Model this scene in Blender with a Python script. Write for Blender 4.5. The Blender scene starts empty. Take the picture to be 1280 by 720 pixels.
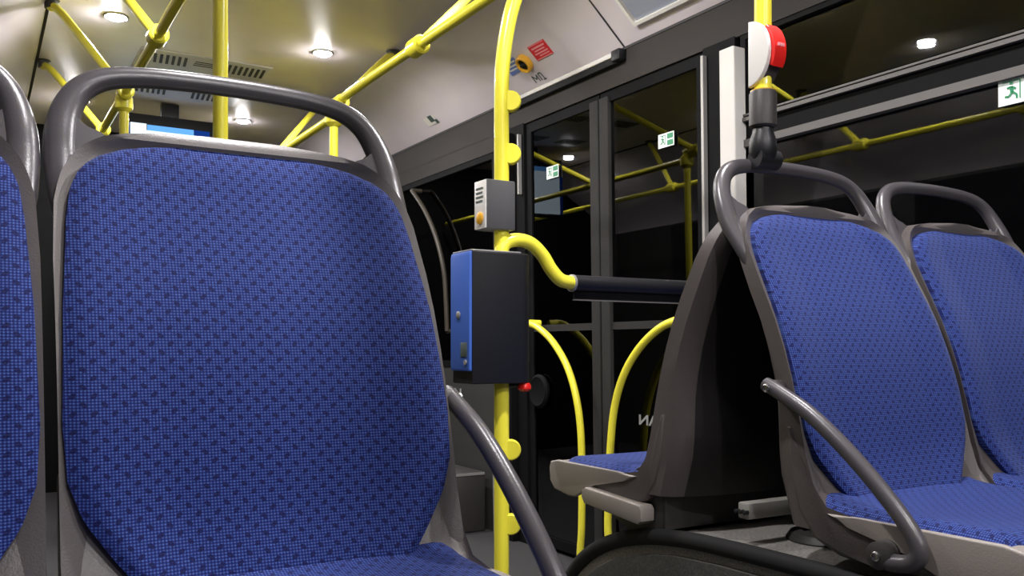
import bpy, bmesh, math, random
from mathutils import Vector, Matrix
random.seed(4)
C = bpy.context.scene.collection
H0 = 0.92                       # height of the lens above the bus floor; z below is relative to the lens
TH = math.radians(30.91)
S_, C_ = math.sin(TH), math.cos(TH)

# ---------------------------------------------------------------- materials
def srgb(r, g, b):
    f = lambda c: (c/255/12.92) if c/255 <= .04045 else ((c/255+.055)/1.055)**2.4
    return (f(r), f(g), f(b), 1)

def mat(name, col, rough=.5, metal=0, noise=0.0, nscale=60, bump=0, spec=.5, coat=0):
    m = bpy.data.materials.new(name); m.use_nodes = True
    nt = m.node_tree; b = nt.nodes['Principled BSDF']
    b.inputs['Base Color'].default_value = col
    b.inputs['Roughness'].default_value = rough
    b.inputs['Metallic'].default_value = metal
    b.inputs['Specular IOR Level'].default_value = spec
    b.inputs['Coat Weight'].default_value = coat
    if noise or bump:
        tc = nt.nodes.new('ShaderNodeTexCoord'); n = nt.nodes.new('ShaderNodeTexNoise')
        n.inputs['Scale'].default_value = nscale; n.inputs['Detail'].default_value = 4
        nt.links.new(tc.outputs['Object'], n.inputs['Vector'])
        if noise:
            r = nt.nodes.new('ShaderNodeMapRange')
            r.inputs['From Min'].default_value = .3; r.inputs['From Max'].default_value = .7
            r.inputs['To Min'].default_value = 1-noise; r.inputs['To Max'].default_value = 1+noise
            nt.links.new(n.outputs['Fac'], r.inputs['Value'])
            mx = nt.nodes.new('ShaderNodeVectorMath'); mx.operation = 'SCALE'
            mx.inputs[0].default_value = col[:3]
            nt.links.new(r.outputs['Result'], mx.inputs['Scale'])
            nt.links.new(mx.outputs['Vector'], b.inputs['Base Color'])
        if bump:
            bp = nt.nodes.new('ShaderNodeBump'); bp.inputs['Strength'].default_value = bump
            bp.inputs['Distance'].default_value = .002
            nt.links.new(n.outputs['Fac'], bp.inputs['Height'])
            nt.links.new(bp.outputs['Normal'], b.inputs['Normal'])
    return m

def emis(name, col, strength):
    m = bpy.data.materials.new(name); m.use_nodes = True
    nt = m.node_tree; nt.nodes.clear()
    e = nt.nodes.new('ShaderNodeEmission'); e.inputs[0].default_value = col; e.inputs[1].default_value = strength
    o = nt.nodes.new('ShaderNodeOutputMaterial'); nt.links.new(e.outputs[0], o.inputs[0])
    return m

def glass_mat(name, tint, ior):
    m = bpy.data.materials.new(name); m.use_nodes = True
    nt = m.node_tree; nt.nodes.clear()
    t = nt.nodes.new('ShaderNodeBsdfTransparent'); t.inputs[0].default_value = (tint, tint, tint*1.02, 1)
    g = nt.nodes.new('ShaderNodeBsdfGlossy'); g.inputs['Roughness'].default_value = .015
    g.inputs[0].default_value = (.95, .95, .95, 1)
    f = nt.nodes.new('ShaderNodeFresnel'); f.inputs[0].default_value = ior
    mx = nt.nodes.new('ShaderNodeMixShader'); o = nt.nodes.new('ShaderNodeOutputMaterial')
    nt.links.new(f.outputs[0], mx.inputs[0]); nt.links.new(t.outputs[0], mx.inputs[1])
    nt.links.new(g.outputs[0], mx.inputs[2]); nt.links.new(mx.outputs[0], o.inputs[0])
    return m

def fabric_mat():
    m = bpy.data.materials.new('blue_moquette'); m.use_nodes = True
    nt = m.node_tree; L = nt.links; N = nt.nodes
    b = N['Principled BSDF']; b.inputs['Roughness'].default_value = .85
    b.inputs['Specular IOR Level'].default_value = .25
    b.inputs['Sheen Weight'].default_value = .22; b.inputs['Sheen Roughness'].default_value = .4
    b.inputs['Sheen Tint'].default_value = (.55, .65, 1, 1)
    uv = N.new('ShaderNodeUVMap'); sp = N.new('ShaderNodeSeparateXYZ'); L.new(uv.outputs[0], sp.inputs[0])
    def M(op, a, b_=None, c=None):
        n = N.new('ShaderNodeMath'); n.operation = op
        for i, v in enumerate((a, b_, c)):
            if v is None: continue
            if isinstance(v, (int, float)): n.inputs[i].default_value = v
            else: L.new(v, n.inputs[i])
        return n.outputs[0]
    u, v = sp.outputs[0], sp.outputs[1]
    # diagonal weave
    p = 2*math.pi/.0072
    w = M('MULTIPLY', M('SINE', M('MULTIPLY', M('ADD', u, v), p)), M('SINE', M('MULTIPLY', M('SUBTRACT', u, v), p)))
    w01 = M('MULTIPLY_ADD', w, .5, .5)
    # staggered dark dashes
    g = .0205
    rowf = M('DIVIDE', v, g*.5); row = M('FLOOR', rowf); fv = M('SUBTRACT', M('SUBTRACT', rowf, row), .5)
    par = M('MODULO', M('ABSOLUTE', row), 2)
    cf = M('ADD', M('DIVIDE', u, g), M('MULTIPLY', par, .5)); col = M('FLOOR', cf)
    fu = M('SUBTRACT', M('SUBTRACT', cf, col), .5)
    X = M('MULTIPLY', fu, g); Y = M('MULTIPLY', fv, g*.5)
    sgn = M('MULTIPLY_ADD', par, -2, 1)
    a = M('ADD', X, M('MULTIPLY', Y, sgn)); c2 = M('SUBTRACT', Y, M('MULTIPLY', X, sgn))
    d = M('ADD', M('POWER', M('DIVIDE', a, .0058), 2), M('POWER', M('DIVIDE', c2, .0038), 2))
    dot = M('LESS_THAN', d, 1.0)
    n = N.new('ShaderNodeTexNoise'); n.inputs['Scale'].default_value = 300; L.new(uv.outputs[0], n.inputs['Vector'])
    wf = M('ADD', w01, M('MULTIPLY', M('SUBTRACT', n.outputs['Fac'], .5), .5))
    m1 = N.new('ShaderNodeMix'); m1.data_type = 'RGBA'
    m1.inputs['A'].default_value = (.005, .011, .105, 1); m1.inputs['B'].default_value = (.072, .135, .43, 1)
    L.new(M('POWER', M('MAXIMUM', wf, 0), 2.8), m1.inputs['Factor'])
    m2 = N.new('ShaderNodeMix'); m2.data_type = 'RGBA'
    L.new(M('MULTIPLY', dot, .94), m2.inputs['Factor']); L.new(m1.outputs['Result'], m2.inputs['A'])
    m2.inputs['B'].default_value = (.005, .008, .07, 1)
    L.new(m2.outputs['Result'], b.inputs['Base Color'])
    bp = N.new('ShaderNodeBump'); bp.inputs['Strength'].default_value = .4; bp.inputs['Distance'].default_value = .001
    L.new(w01, bp.inputs['Height']); L.new(bp.outputs[0], b.inputs['Normal'])
    return m

M_ = dict(
    fabric=fabric_mat(),
    shell=mat('grey_seat_plastic', srgb(86, 80, 78), .42, noise=.06, nscale=400, bump=.25),
    shell_rim=mat('seat_rim_plastic', srgb(98, 93, 91), .38, bump=.2, nscale=400),
    trim_light=mat('pale_seat_trim', srgb(146, 139, 132), .4, bump=.2, nscale=400),
    shell_back_shade=mat('shaded_seat_back', srgb(30, 28, 28), .55, bump=.2, nscale=400),  # shade of the gap between back-to-back seats, put into the colour
    shell_dark=mat('dark_seat_plastic', srgb(56, 53, 52), .5, bump=.2, nscale=400),
    handle=mat('charcoal_handle_plastic', srgb(74, 71, 74), .3, bump=.1, nscale=400),
    yellow=mat('yellow_powder_coat', srgb(252, 242, 72), .28, coat=.3),
    amber=mat('amber_plastic', srgb(235, 175, 50), .4),
    yellow_dark=mat('brass_yellow', srgb(215, 170, 50), .4),
    ceiling=mat('ceiling_panel_grey', srgb(222, 213, 219), .4, noise=.03, nscale=6),
    wall=mat('wall_panel_grey', srgb(60, 59, 57), .5),
    header=mat('header_grey', srgb(56, 53, 51), .65, spec=.12, bump=.2, nscale=500),
    black=mat('black_rubber', srgb(14, 14, 15), .8),
    frame=mat('black_frame', srgb(18, 18, 19), .7, spec=.1),
    post=mat('door_post_grey', srgb(52, 51, 50), .7, spec=.1),
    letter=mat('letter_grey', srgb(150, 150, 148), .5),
    alu=mat('aluminium', srgb(165, 163, 160), .35, metal=.3),
    white_trim=mat('pale_grey_trim', srgb(208, 205, 200), .5),
    strip=mat('window_strip', srgb(92, 89, 87), .6),
    blackplastic=mat('black_plastic', srgb(24, 24, 27), .42, bump=.15, nscale=300),
    blue=mat('blue_plastic', srgb(72, 112, 205), .4),
    grey=mat('box_grey', srgb(78, 78, 79), .5, bump=.2, nscale=500),
    white=mat('white_plastic', srgb(232, 230, 224), .4),
    red=mat('red_plastic', srgb(225, 35, 30), .3),
    sticker_red=mat('red_sticker', srgb(225, 50, 55), .45),
    sticker_pink=mat('pink_print', srgb(245, 170, 175), .45),
    sticker_blue=mat('blue_sticker', srgb(105, 125, 195), .45),
    sticker_white=mat('sticker_white', srgb(235, 245, 238), .4),
    sticker_green=mat('sticker_green', srgb(25, 130, 85), .4),
    darkprint=mat('dark_print', srgb(80, 92, 88), .5),
    vent=mat('vent_panel', srgb(188, 186, 198), .5),
    slot=mat('vent_slot', srgb(50, 48, 50), .7),
    floor=mat('speckled_floor', srgb(58, 57, 58), .6, noise=.35, nscale=250),
    arch=mat('speckled_arch_covering', srgb(150, 147, 141), .55, noise=.4, nscale=220, bump=.4),
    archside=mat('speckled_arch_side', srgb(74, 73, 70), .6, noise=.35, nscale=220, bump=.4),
    beam=mat('painted_steel_beam', srgb(150, 148, 142), .4),
    chrome=mat('chrome', srgb(200, 200, 200), .2, metal=1),
    poster=mat('panel_blue_grey', srgb(150, 156, 170), .3),
    ground=mat('night_asphalt', srgb(45, 45, 46), .8, noise=.3, nscale=40),
    glass=glass_mat('tinted_window_glass', .35, 1.52),
    lens=emis('lamp_lens_glow', (1, .97, .985, 1), 200),
    screen_white=emis('screen_white', (.72, .88, 1, 1), 1.1),
    screen_blue=emis('screen_blue', (.14, .42, .95, 1), 0.9),
    screen_navy=emis('screen_navy', (.01, .05, .30, 1), 0.6),
)

# ---------------------------------------------------------------- mesh helpers
def link(name, bm, m, parent=None, smooth=True, loc=None):
    me = bpy.data.meshes.new(name)
    bmesh.ops.recalc_face_normals(bm, faces=bm.faces[:])
    bm.to_mesh(me); bm.free()
    ms = m if isinstance(m, (list, tuple)) else [m]
    for x in ms: me.materials.append(x)
    if smooth:
        me.polygons.foreach_set('use_smooth', [True]*len(me.polygons))
        try: me.set_sharp_from_angle(angle=math.radians(38))
        except Exception: pass
    o = bpy.data.objects.new(name, me); C.objects.link(o)
    if parent: o.parent = parent
    if loc is not None: o.location = loc
    return o

def tag(o, label=None, cat=None, group=None, kind=None):
    if label: o['label'] = label
    if cat: o['category'] = cat
    if group: o['group'] = group
    if kind: o['kind'] = kind
    return o

def thing(name, loc, label, cat, group=None, rz=0):
    o = bpy.data.objects.new(name, None); C.objects.link(o)
    o.empty_display_size = .05
    o.location = loc; o.rotation_euler = (0, 0, rz)
    return tag(o, label, cat, group)

def box(bm, x0, x1, y0, y1, z0, z1, bev=0, seg=2, mi=0):
    vs = [bm.verts.new((x, y, z)) for x in (x0, x1) for y in (y0, y1) for z in (z0, z1)]
    fs = [bm.faces.new([vs[i] for i in q]) for q in ((0,1,3,2),(4,6,7,5),(0,4,5,1),(2,3,7,6),(0,2,6,4),(1,5,7,3))]
    for f in fs: f.material_index = mi
    if bev:
        bmesh.ops.bevel(bm, geom=list({e for f in fs for e in f.edges}), offset=bev, segments=seg, affect='EDGES', profile=.5)

def prism(bm, pts, a, b, axis='X', bev=0, seg=3, mi=0):
    """closed 2D outline extruded from a to b. axis X: pts=(y,z); Y: pts=(x,z); Z: pts=(x,y)"""
    def P(p, t):
        return {'X': (t, p[0], p[1]), 'Y': (p[0], t, p[1]), 'Z': (p[0], p[1], t)}[axis]
    A = [bm.verts.new(P(p, a)) for p in pts]; B = [bm.verts.new(P(p, b)) for p in pts]
    n = len(pts); fs = [bm.faces.new(A), bm.faces.new(B[::-1])]
    for i in range(n): fs.append(bm.faces.new([A[i], A[(i+1) % n], B[(i+1) % n], B[i]]))
    for f in fs: f.material_index = mi
    if bev:
        es = [e for e in fs[0].edges] + [e for e in fs[1].edges]
        bmesh.ops.bevel(bm, geom=es, offset=bev, segments=seg, affect='EDGES', profile=.5)

def smooth_path(pts, n=8):
    P = [Vector(p) for p in pts]
    if len(P) < 3: return P
    out = []
    Q = [P[0]*2-P[1]] + P + [P[-1]*2-P[-2]]
    for i in range(1, len(Q)-2):
        for k in range(n):
            t = k/n
            a, b, c, d = Q[i-1], Q[i], Q[i+1], Q[i+2]
            out.append(.5*((2*b)+(c-a)*t+(2*a-5*b+4*c-d)*t*t+(3*b-a-3*c+d)*t**3))
    out.append(P[-1]); return out

def tube(bm, pts, r, seg=16, sm=0, cap=True, squash=1.0, mi=0):
    P = smooth_path(pts, sm) if sm else [Vector(p) for p in pts]
    n = len(P)
    R = (lambda i: r) if isinstance(r, (int, float)) else (lambda i: r[min(int(i/(n-1)*(len(r)-1)), len(r)-2)]*(1-((i/(n-1)*(len(r)-1)) - min(int(i/(n-1)*(len(r)-1)), len(r)-2))) + r[min(int(i/(n-1)*(len(r)-1)), len(r)-2)+1]*((i/(n-1)*(len(r)-1)) - min(int(i/(n-1)*(len(r)-1)), len(r)-2)))
    T = []
    for i in range(n):
        t = (P[min(i+1, n-1)]-P[max(i-1, 0)]).normalized(); T.append(t)
    up = Vector((0, 0, 1)) if abs(T[0].z) < .9 else Vector((1, 0, 0))
    nrm = (up-T[0]*up.dot(T[0])).normalized()
    rings = []
    for i in range(n):
        nrm = (nrm-T[i]*nrm.dot(T[i])).normalized(); bi = T[i].cross(nrm)
        ring = []
        for k in range(seg):
            a = 2*math.pi*k/seg
            ring.append(bm.verts.new(P[i]+nrm*math.cos(a)*R(i)+bi*math.sin(a)*R(i)*squash))
        rings.append(ring)
    for i in range(n-1):
        for k in range(seg):
            f = bm.faces.new([rings[i][k], rings[i][(k+1) % seg], rings[i+1][(k+1) % seg], rings[i+1][k]]); f.material_index = mi
    if cap:
        bm.faces.new(rings[0][::-1]).material_index = mi; bm.faces.new(rings[-1]).material_index = mi

def lathe(bm, c, prof, axis=(0, 0, 1), seg=24, mi=0):
    """prof = (radius, height) pairs along axis from point c"""
    ax = Vector(axis).normalized()
    q = Vector((0, 0, 1)).rotation_difference(ax); c = Vector(c); rings = []
    for r, h in prof:
        rings.append([bm.verts.new(c+q @ Vector((max(r, 1e-5)*math.cos(2*math.pi*k/seg), max(r, 1e-5)*math.sin(2*math.pi*k/seg), h))) for k in range(seg)])
    for i in range(len(rings)-1):
        for k in range(seg):
            bm.faces.new([rings[i][k], rings[i][(k+1) % seg], rings[i+1][(k+1) % seg], rings[i+1][k]]).material_index = mi
    bm.faces.new(rings[0][::-1]).material_index = mi; bm.faces.new(rings[-1]).material_index = mi

def lerp_tab(tab, x):
    if x <= tab[0][0]: return tab[0][1]
    for (a, va), (b, vb) in zip(tab, tab[1:]):
        if x <= b: return va+(vb-va)*(x-a)/(b-a)
    return tab[-1][1]

def W(x, y, z): return Vector((x, y, z+H0))

# ---------------------------------------------------------------- the bus seat (local: x across, f forward = -y, z rel. lens height + H0)
FP = [(-.34, .275), (-.29, .262), (-.25, .248), (-.2, .228), (-.1, .205), (-.02, .183), (.056, .154), (.15, .105), (.20, .080), (.26, .052), (.30, .032), (.39, .005)]
def fprof(z):                    # smoothed recline profile of the front face
    return sum(lerp_tab(FP, z+d) for d in (-.03, -.015, 0, .015, .03))/5
FABW = [(-.275, .138), (-.25, .156), (-.22, .180), (-.18, .207), (-.14, .221), (-.08, .225), (.05, .221), (.15, .214), (.185, .209), (.205, .202), (.222, .189), (.236, .170), (.246, .145), (.253, .115), (.259, .07)]
SHW = [(-.31, .229), (.10, .229), (.17, .226), (.20, .220), (.225, .209), (.246, .192), (.260, .168), (.268, .138), (.2725, .10), (.276, .05)]

def seat_parts(root, handle=True):
    # backrest shell: front and back grids joined round the rim
    bm = bmesh.new()
    zs = [-.30, -.26, -.22, -.18, -.14, -.1, -.05, 0, .05, .1, .14, .17, .19, .205, .22, .232, .243, .252, .26, .267, .272, .276]
    nu = 24
    def grid(fn):
        return [[bm.verts.new(fn(-1+2*j/nu, z)) for j in range(nu+1)] for z in zs]
    def front(u, z):
        w = lerp_tab(SHW, z); e = abs(u)
        lip = max(0, (e-.80)/.2, (z-.242)/.024); lip = min(1, lip)
        f = fprof(z)-.018+.020*lip*lip*(3-2*lip)
        if z > .262: f -= (z-.262)*.35
        return (u*w, -f, z)
    def back(u, z):
        w = lerp_tab(SHW, z); e = abs(u)
        th = .046-.008*max(0, (z-.1))/.17+.030*max(0, min(1, (-z-.08)/.15))
        f = fprof(z)-th-(.014+.030*max(0, min(1, (.12-z)/.2)))*(1-e**3)+(.012 if e > .97 else 0)
        if z > .262: f += (z-.262)*.25
        return (u*w*.985, -f, z)
    A = grid(front); B = grid(back)
    for G in (A, B):
        for i in range(len(zs)-1):
            for j in range(nu): bm.faces.new([G[i][j], G[i][j+1], G[i+1][j+1], G[i+1][j]]).material_index = ((1 if i < len(zs)-8 else 2) if 2 <= j < nu-2 else 0) if G is B else 2
    for i in range(len(zs)-1):
        bm.faces.new([A[i][0], A[i+1][0], B[i+1][0], B[i][0]]); bm.faces.new([A[i][nu], B[i][nu], B[i+1][nu], A[i+1][nu]])
    for j in range(nu):
        bm.faces.new([A[-1][j], A[-1][j+1], B[-1][j+1], B[-1][j]]).material_index = 2; bm.faces.new([A[0][j], B[0][j], B[0][j+1], A[0][j+1]])
    bmesh.ops.bevel(bm, geom=[e for e in bm.edges if len(e.link_faces) == 2 and e.calc_face_angle(0) > .9], offset=.0045, segments=3, affect='EDGES')
    link('backrest_shell', bm, [M_['shell'], M_['shell_back_shade'], M_['shell_rim']], root)
    # seat pan with rounded heel
    bm = bmesh.new()
    pan = [(.180, -.13), (.190, -.22), (.208, -.275), (.240, -.315), (.29, -.334), (.36, -.338), (.52, -.326), (.575, -.316), (.590, -.295), (.588, -.272), (.55, -.275), (.33, -.278), (.262, -.266), (.238, -.238), (.212, -.18), (.196, -.13)]
    prism(bm, [(-f, z) for f, z in pan], -.229, .229, 'X', bev=.009, seg=3)
    link('seat_pan', bm, M_['shell'], root)
    bm = bmesh.new()
    tr = [(.268, -.268), (.31, -.283), (.37, -.296), (.415, -.301), (.440, -.312), (.462, -.330), (.49, -.342), (.52, -.343), (.575, -.334), (.593, -.316), (.596, -.285), (.590, -.270), (.56, -.264), (.33, -.266)]
    for a_, b_ in ((-.2335, -.222), (.222, .2335)):
        prism(bm, [(-f, z) for f, z in tr], a_, b_, 'X', bev=.0045, seg=3)
    prism(bm, [(-.597, -.285), (-.594, -.316), (-.578, -.334), (-.56, -.336), (-.56, -.268), (-.590, -.270)], -.224, .224, 'X')
    link('seat_trim', bm, M_['trim_light'], root)
    # upholstered backrest pad
    def pad(name, rows, fn, nrm_off, m):
        bm = bmesh.new(); uvl = bm.loops.layers.uv.new('UVMap'); nu = 40
        G = []; UV = {}
        for i, s in enumerate(rows):
            r = []
            for j in range(nu+1):
                u = -1+2*j/nu; co, uv = fn(u, s, i/(len(rows)-1)); v = bm.verts.new(co); UV[v] = uv; r.append(v)
            G.append(r)
        for i in range(len(rows)-1):
            for j in range(nu): bm.faces.new([G[i][j], G[i][j+1], G[i+1][j+1], G[i+1][j]])
        # rim dropping back into the shell
        rim = [G[0][j] for j in range(nu+1)] + [G[i][nu] for i in range(1, len(rows))] + [G[-1][j] for j in range(nu-1, -1, -1)] + [G[i][0] for i in range(len(rows)-2, 0, -1)]
        low = []
        for v in rim:
            d = bm.verts.new(v.co+Vector(nrm_off)); UV[d] = UV[v]; low.append(d)
        n = len(rim)
        for i in range(n): bm.faces.new([rim[i], rim[(i+1) % n], low[(i+1) % n], low[i]])
        for f in bm.faces:
            for l in f.loops: l[uvl].uv = UV[l.vert]
        return link(name, bm, m, root)
    rows = [-.272+.528*(k/44) for k in range(43)]+[.245, .251, .256, .259]
    rows = sorted(set(round(r, 4) for r in rows if r < .26))
    def fb(u, z, t):
        w = lerp_tab(FABW, z); e = abs(u)
        puff = .010*(1-max(0, (e-.86)/.14)**2.2)
        tz = max(0, (z-.225)/.034); puff *= (1-tz*tz*.8)
        bz = max(0, (-.20-z)/.07)
        f = fprof(z)-.006+puff+.012*max(0, e-.55)/.45*(1-tz)-.004*tz
        s = z*1.1
        return Vector((u*w, -f, z)), (u*w, s)
    pad('backrest_cushion', rows, fb, (0, .018, 0), M_['fabric'])
    # seat cushion: rows run back to front
    rws = [k/30 for k in range(31)]
    def fs(u, t, tt):
        f = .205+.375*t; e = abs(u)
        w = .222-.055*max(0, (.12-t)/.12)**2-.006*t-.03*max(0, (t-.93)/.07)**2
        z = -.246-.013*(1-e*e)*math.sin(math.pi*min(1, t*1.05))-.008*t
        z -= .018*max(0, (e-.86)/.14)**2
        z -= .024*max(0, (t-.86)/.14)**2
        z += .022*max(0, (.2-t)/.2)**2
        return Vector((u*w, -f, z)), (u*w, f)
    pad('seat_cushion', rws, fs, (0, 0, -.014), M_['fabric'])
    if handle:
        bm = bmesh.new()
        def hp(x, z): return (x, -(fprof(min(z, .36))-(.030 if z > .2 else .021)), z)
        hs = [(.2100, .125), (.2130, .175), (.2145, .225), (.213, .262), (.206, .296), (.190, .326), (.162, .346), (.118, .356), (.06, .360)]
        pts = [hp(-a, b) for a, b in hs]+[hp(0, .361)]+[hp(a, b) for a, b in hs[::-1]]
        rr = [.0070, .0140, .0165, .0160, .0148, .0134, .0122, .0114, .0112]
        tube(bm, pts, rr+[.0112]+rr[::-1], seg=20, sm=6, squash=1.22)
        for s in (-1, 1):      # web where the handle runs into the top edge of the shell
            w_ = [(.2080, .300), (.2020, .291), (.1965, .281), (.1860, .2715), (.1700, .2655), (.155, .2640), (.145, .256), (.165, .246), (.190, .235), (.2080, .215)]
            vA, vB = [[bm.verts.new((s*a, -(fprof(min(b, .30))-.030)+d, b)) for a, b in w_] for d in (-.0095, .0105)]
            fs = [bm.faces.new(vA), bm.faces.new(vB[::-1])]
            for k in range(len(w_)): fs.append(bm.faces.new([vA[k], vA[(k+1) % len(w_)], vB[(k+1) % len(w_)], vB[k]]))
            bmesh.ops.bevel(bm, geom=list(fs[0].edges)+list(fs[1].edges), offset=.005, segments=3, affect='EDGES')
        link('top_handle', bm, M_['handle'], root)
    return root

def armrest(root, side):
    s = side; x = s*.248
    bm = bmesh.new()
    pts = [(x, -.155, -.062), (x, -.187, -.076), (x, -.25, -.108), (x, -.320, -.158), (x, -.385, -.215), (x, -.430, -.262), (x, -.447, -.292), (x, -.435, -.312), (x, -.405, -.318), (x, -.385, -.316)]
    tube(bm, pts, [.0125, .0128, .013, .013, .013, .013, .013, .0135, .014, .0135], seg=18, sm=6)
    link_o = link('armrest', bm, M_['handle'], root)
    bm = bmesh.new()
    lathe(bm, (s*.225, -.385, -.310), [(.020, 0), (.022, .01), (.021, .034), (.012, .038)], (s, 0, 0), seg=24)
    link('pivot_hub', bm, M_['shell_dark'], link_o)
    bm = bmesh.new(); lathe(bm, (s*.222, -.168, -.068), [(.014, 0), (.014, .024), (.010, .028)], (s, 0, 0), seg=20)
    link('pivot_hub', bm, M_['shell_dark'], link_o)
    for (y, z, d) in ((-.385, -.310, .034), (-.168, -.068, .032)):
        bm = bmesh.new()
        lathe(bm, (s*(.228+d), y, z), [(.0075, 0), (.0075, .003), (.0055, .0045), (.003, .0035)], (s, 0, 0), seg=16)
        link('bolt', bm, M_['chrome'], link_o)

def pedestal(root, legz):
    bm = bmesh.new()
    box(bm, -.17, .17, -.42, -.20, legz, -.332, .01)
    link('pedestal', bm, M_['shell_dark'], root)

Y0 = 1.25
def seat(x, y, rz, label, group, arm=0, handle=True, ped=None):
    r = thing('bus_seat', (x, y, H0), label, 'seat', group, rz)
    seat_parts(r, handle)
    if arm: armrest(r, arm)
    if ped is not None: pedestal(r, ped)
    return r

G1 = 'blue seats facing the photographer'
seat(.3025, Y0, 0, 'large blue bus seat filling the left foreground, with armrest on its right side', G1, arm=1, ped=-.92)
seat(-.168, Y0, 0, 'blue bus seat cut off by the left edge of the photo', G1, ped=-.92)
seat(1.412, Y0, 0, 'blue bus seat on the wheel arch with yellow pole and curved armrest on its left', G1, arm=-1)
seat(1.885, Y0, 0, 'blue bus seat cut off by the right edge, beside the dark window', G1)
sA = seat(1.412, 1.20, math.pi, 'blue seat seen in profile facing the door with its back to the others', 'seats facing the door', handle=False)
# pale bracket hanging under the profile seat's side
bm = bmesh.new()
prism(bm, [(-.235, -.322), (-.425, -.310), (-.436, -.316), (-.438, -.332), (-.428, -.346), (-.240, -.362), (-.228, -.354), (-.228, -.330)], .215, .252, 'X', bev=.004, seg=2)
link('side_bracket', bm, M_['trim_light'], sA)
# dark body under the profile seat
for o in (sA,):
    bm = bmesh.new()
    prism(bm, [(-.20, -.20), (-.20, -.37), (-.30, -.40), (-.44, -.345), (-.47, -.32), (-.42, -.285), (-.30, -.27)], -.2, .212, 'X', bev=.008)
    link('underframe', bm, M_['shell_dark'], o)
# second seat of that pair, beside the wall (hidden from here behind its neighbour)
seat(1.885, 1.20, math.pi, 'blue seat by the wall facing the door, behind the seat seen in profile', 'seats facing the door', handle=False)

# ---------------------------------------------------------------- wheel arch box, beam
def arch_profile():
    p = [(.30, -.42), (.34, -.385), (.60, -.372), (1.0, -.366), (1.25, -.368), (1.38, -.376), (1.48, -.392), (1.57, -.418), (1.65, -.457), (1.72, -.513), (1.765, -.58), (1.79, -.66), (1.80, -.92), (.30, -.92)]
    return p
ar = thing('wheel_arch_cover', (1.2, 1.0, 0), 'grey speckled wheel arch box with black rubber rim under the right seats', 'wheel arch cover')
bm = bmesh.new()
prism(bm, [(y-1.0, z+H0) for y, z in arch_profile()], .0, .98, 'X', bev=.006)
link('arch_body', bm, [M_['arch']], ar)
inner = [(y, z) for y, z in arch_profile() if z > -.9]
bm = bmesh.new()
tube(bm, [(.0, y-1.0, z+H0-.006) for y, z in inner], .017, seg=12, sm=4)
link('rubber_rim', bm, M_['black'], ar)
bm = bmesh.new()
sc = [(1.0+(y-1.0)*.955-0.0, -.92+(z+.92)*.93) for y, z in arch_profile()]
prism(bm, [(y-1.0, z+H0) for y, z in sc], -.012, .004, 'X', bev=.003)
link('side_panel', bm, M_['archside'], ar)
bm = bmesh.new()
tube(bm, [(-.013, (1.0+(y-1.0)*.87)-1.0, (-.92+(z+.92)*.84)+H0) for y, z in inner], .004, seg=8, sm=4)
link('raised_bead', bm, M_['archside'], ar)
# round floor fitting on the arch
bm = bmesh.new()
lathe(bm, W(1.40, 1.16, -.370), [(.075, 0), (.078, .006), (.070, .018), (.050, .022), (.048, .016)], seg=32)
tag(link('round_fitting', bm, M_['shell_dark']), 'dark round metal fitting lying on the arch box below the seats', 'fitting')
# transverse beam carrying the seats
b = thing('seat_support_beam', W(1.225, 1.21, -.318), 'pale painted steel crossbeam carrying the back-to-back seats', 'support beam')
bm = bmesh.new(); box(bm, .0, .92, -.016, .012, .0, .030, .003)
link('beam', bm, M_['beam'], b)
bm = bmesh.new(); box(bm, .24, .30, -.03, .015, -.045, 0, .004)
link('foot', bm, M_['shell_dark'], b)
bm = bmesh.new(); box(bm, .75, .81, -.03, .015, -.045, 0, .004)
link('foot', bm, M_['shell_dark'], b)
for k in range(3):
    bm = bmesh.new(); lathe(bm, (-.001, .008-.011*k, .014), [(.004, 0), (.004, .009), (.002, .010)], (-1, 0, 0), seg=12)
    link('bolt', bm, M_['black'], b)

# ---------------------------------------------------------------- shell of the bus
RX, TILT = 2.20, .015
def WX(z): return RX+TILT*(1.18-z)
Y_N, Y_F, XL = -2.6, 6.4, -.45
def struct(name, bm, m, parent=None, smooth=False):
    o = link(name, bm, m, parent, smooth)
    if not parent: o['kind'] = 'structure'
    return o
bm = bmesh.new(); box(bm, XL-.1, 2.5, Y_N, Y_F+.1, -.06, 0)
struct('floor', bm, M_['floor'])
# ceiling with coves: profile (x,z) extruded along y
ceil_in = [(XL, .93), (-.41, .985), (-.24, 1.08), (.08, 1.285), (.256, 1.42), (1.75, 1.42), (1.84, 1.412), (1.93, 1.388), (2.02, 1.341), (2.11, 1.262), (2.20, 1.18)]
bm = bmesh.new()
out = [(x, z+H0) for x, z in ceil_in]
top = [(2.26, 1.18+H0), (2.26, 1.5+H0), (XL-.06, 1.5+H0), (XL-.06, .93+H0)]
prism(bm, out+top, Y_N, Y_F+.1, 'Y')
struct('ceiling', bm, M_['ceiling'], smooth=True)
bm = bmesh.new(); box(bm, XL-.06, XL, Y_N, Y_F+.1, 0, .93+H0)
struct('wall_left', bm, M_['wall'])
bm = bmesh.new(); box(bm, XL-.1, 2.5, Y_F, Y_F+.1, 0, 2.42)
struct('wall_far', bm, M_['frame'])
bm = bmesh.new(); box(bm, XL-.1, 2.5, Y_N-.1, Y_N, 0, 2.42)
struct('wall_near', bm, M_['wall'])
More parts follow.
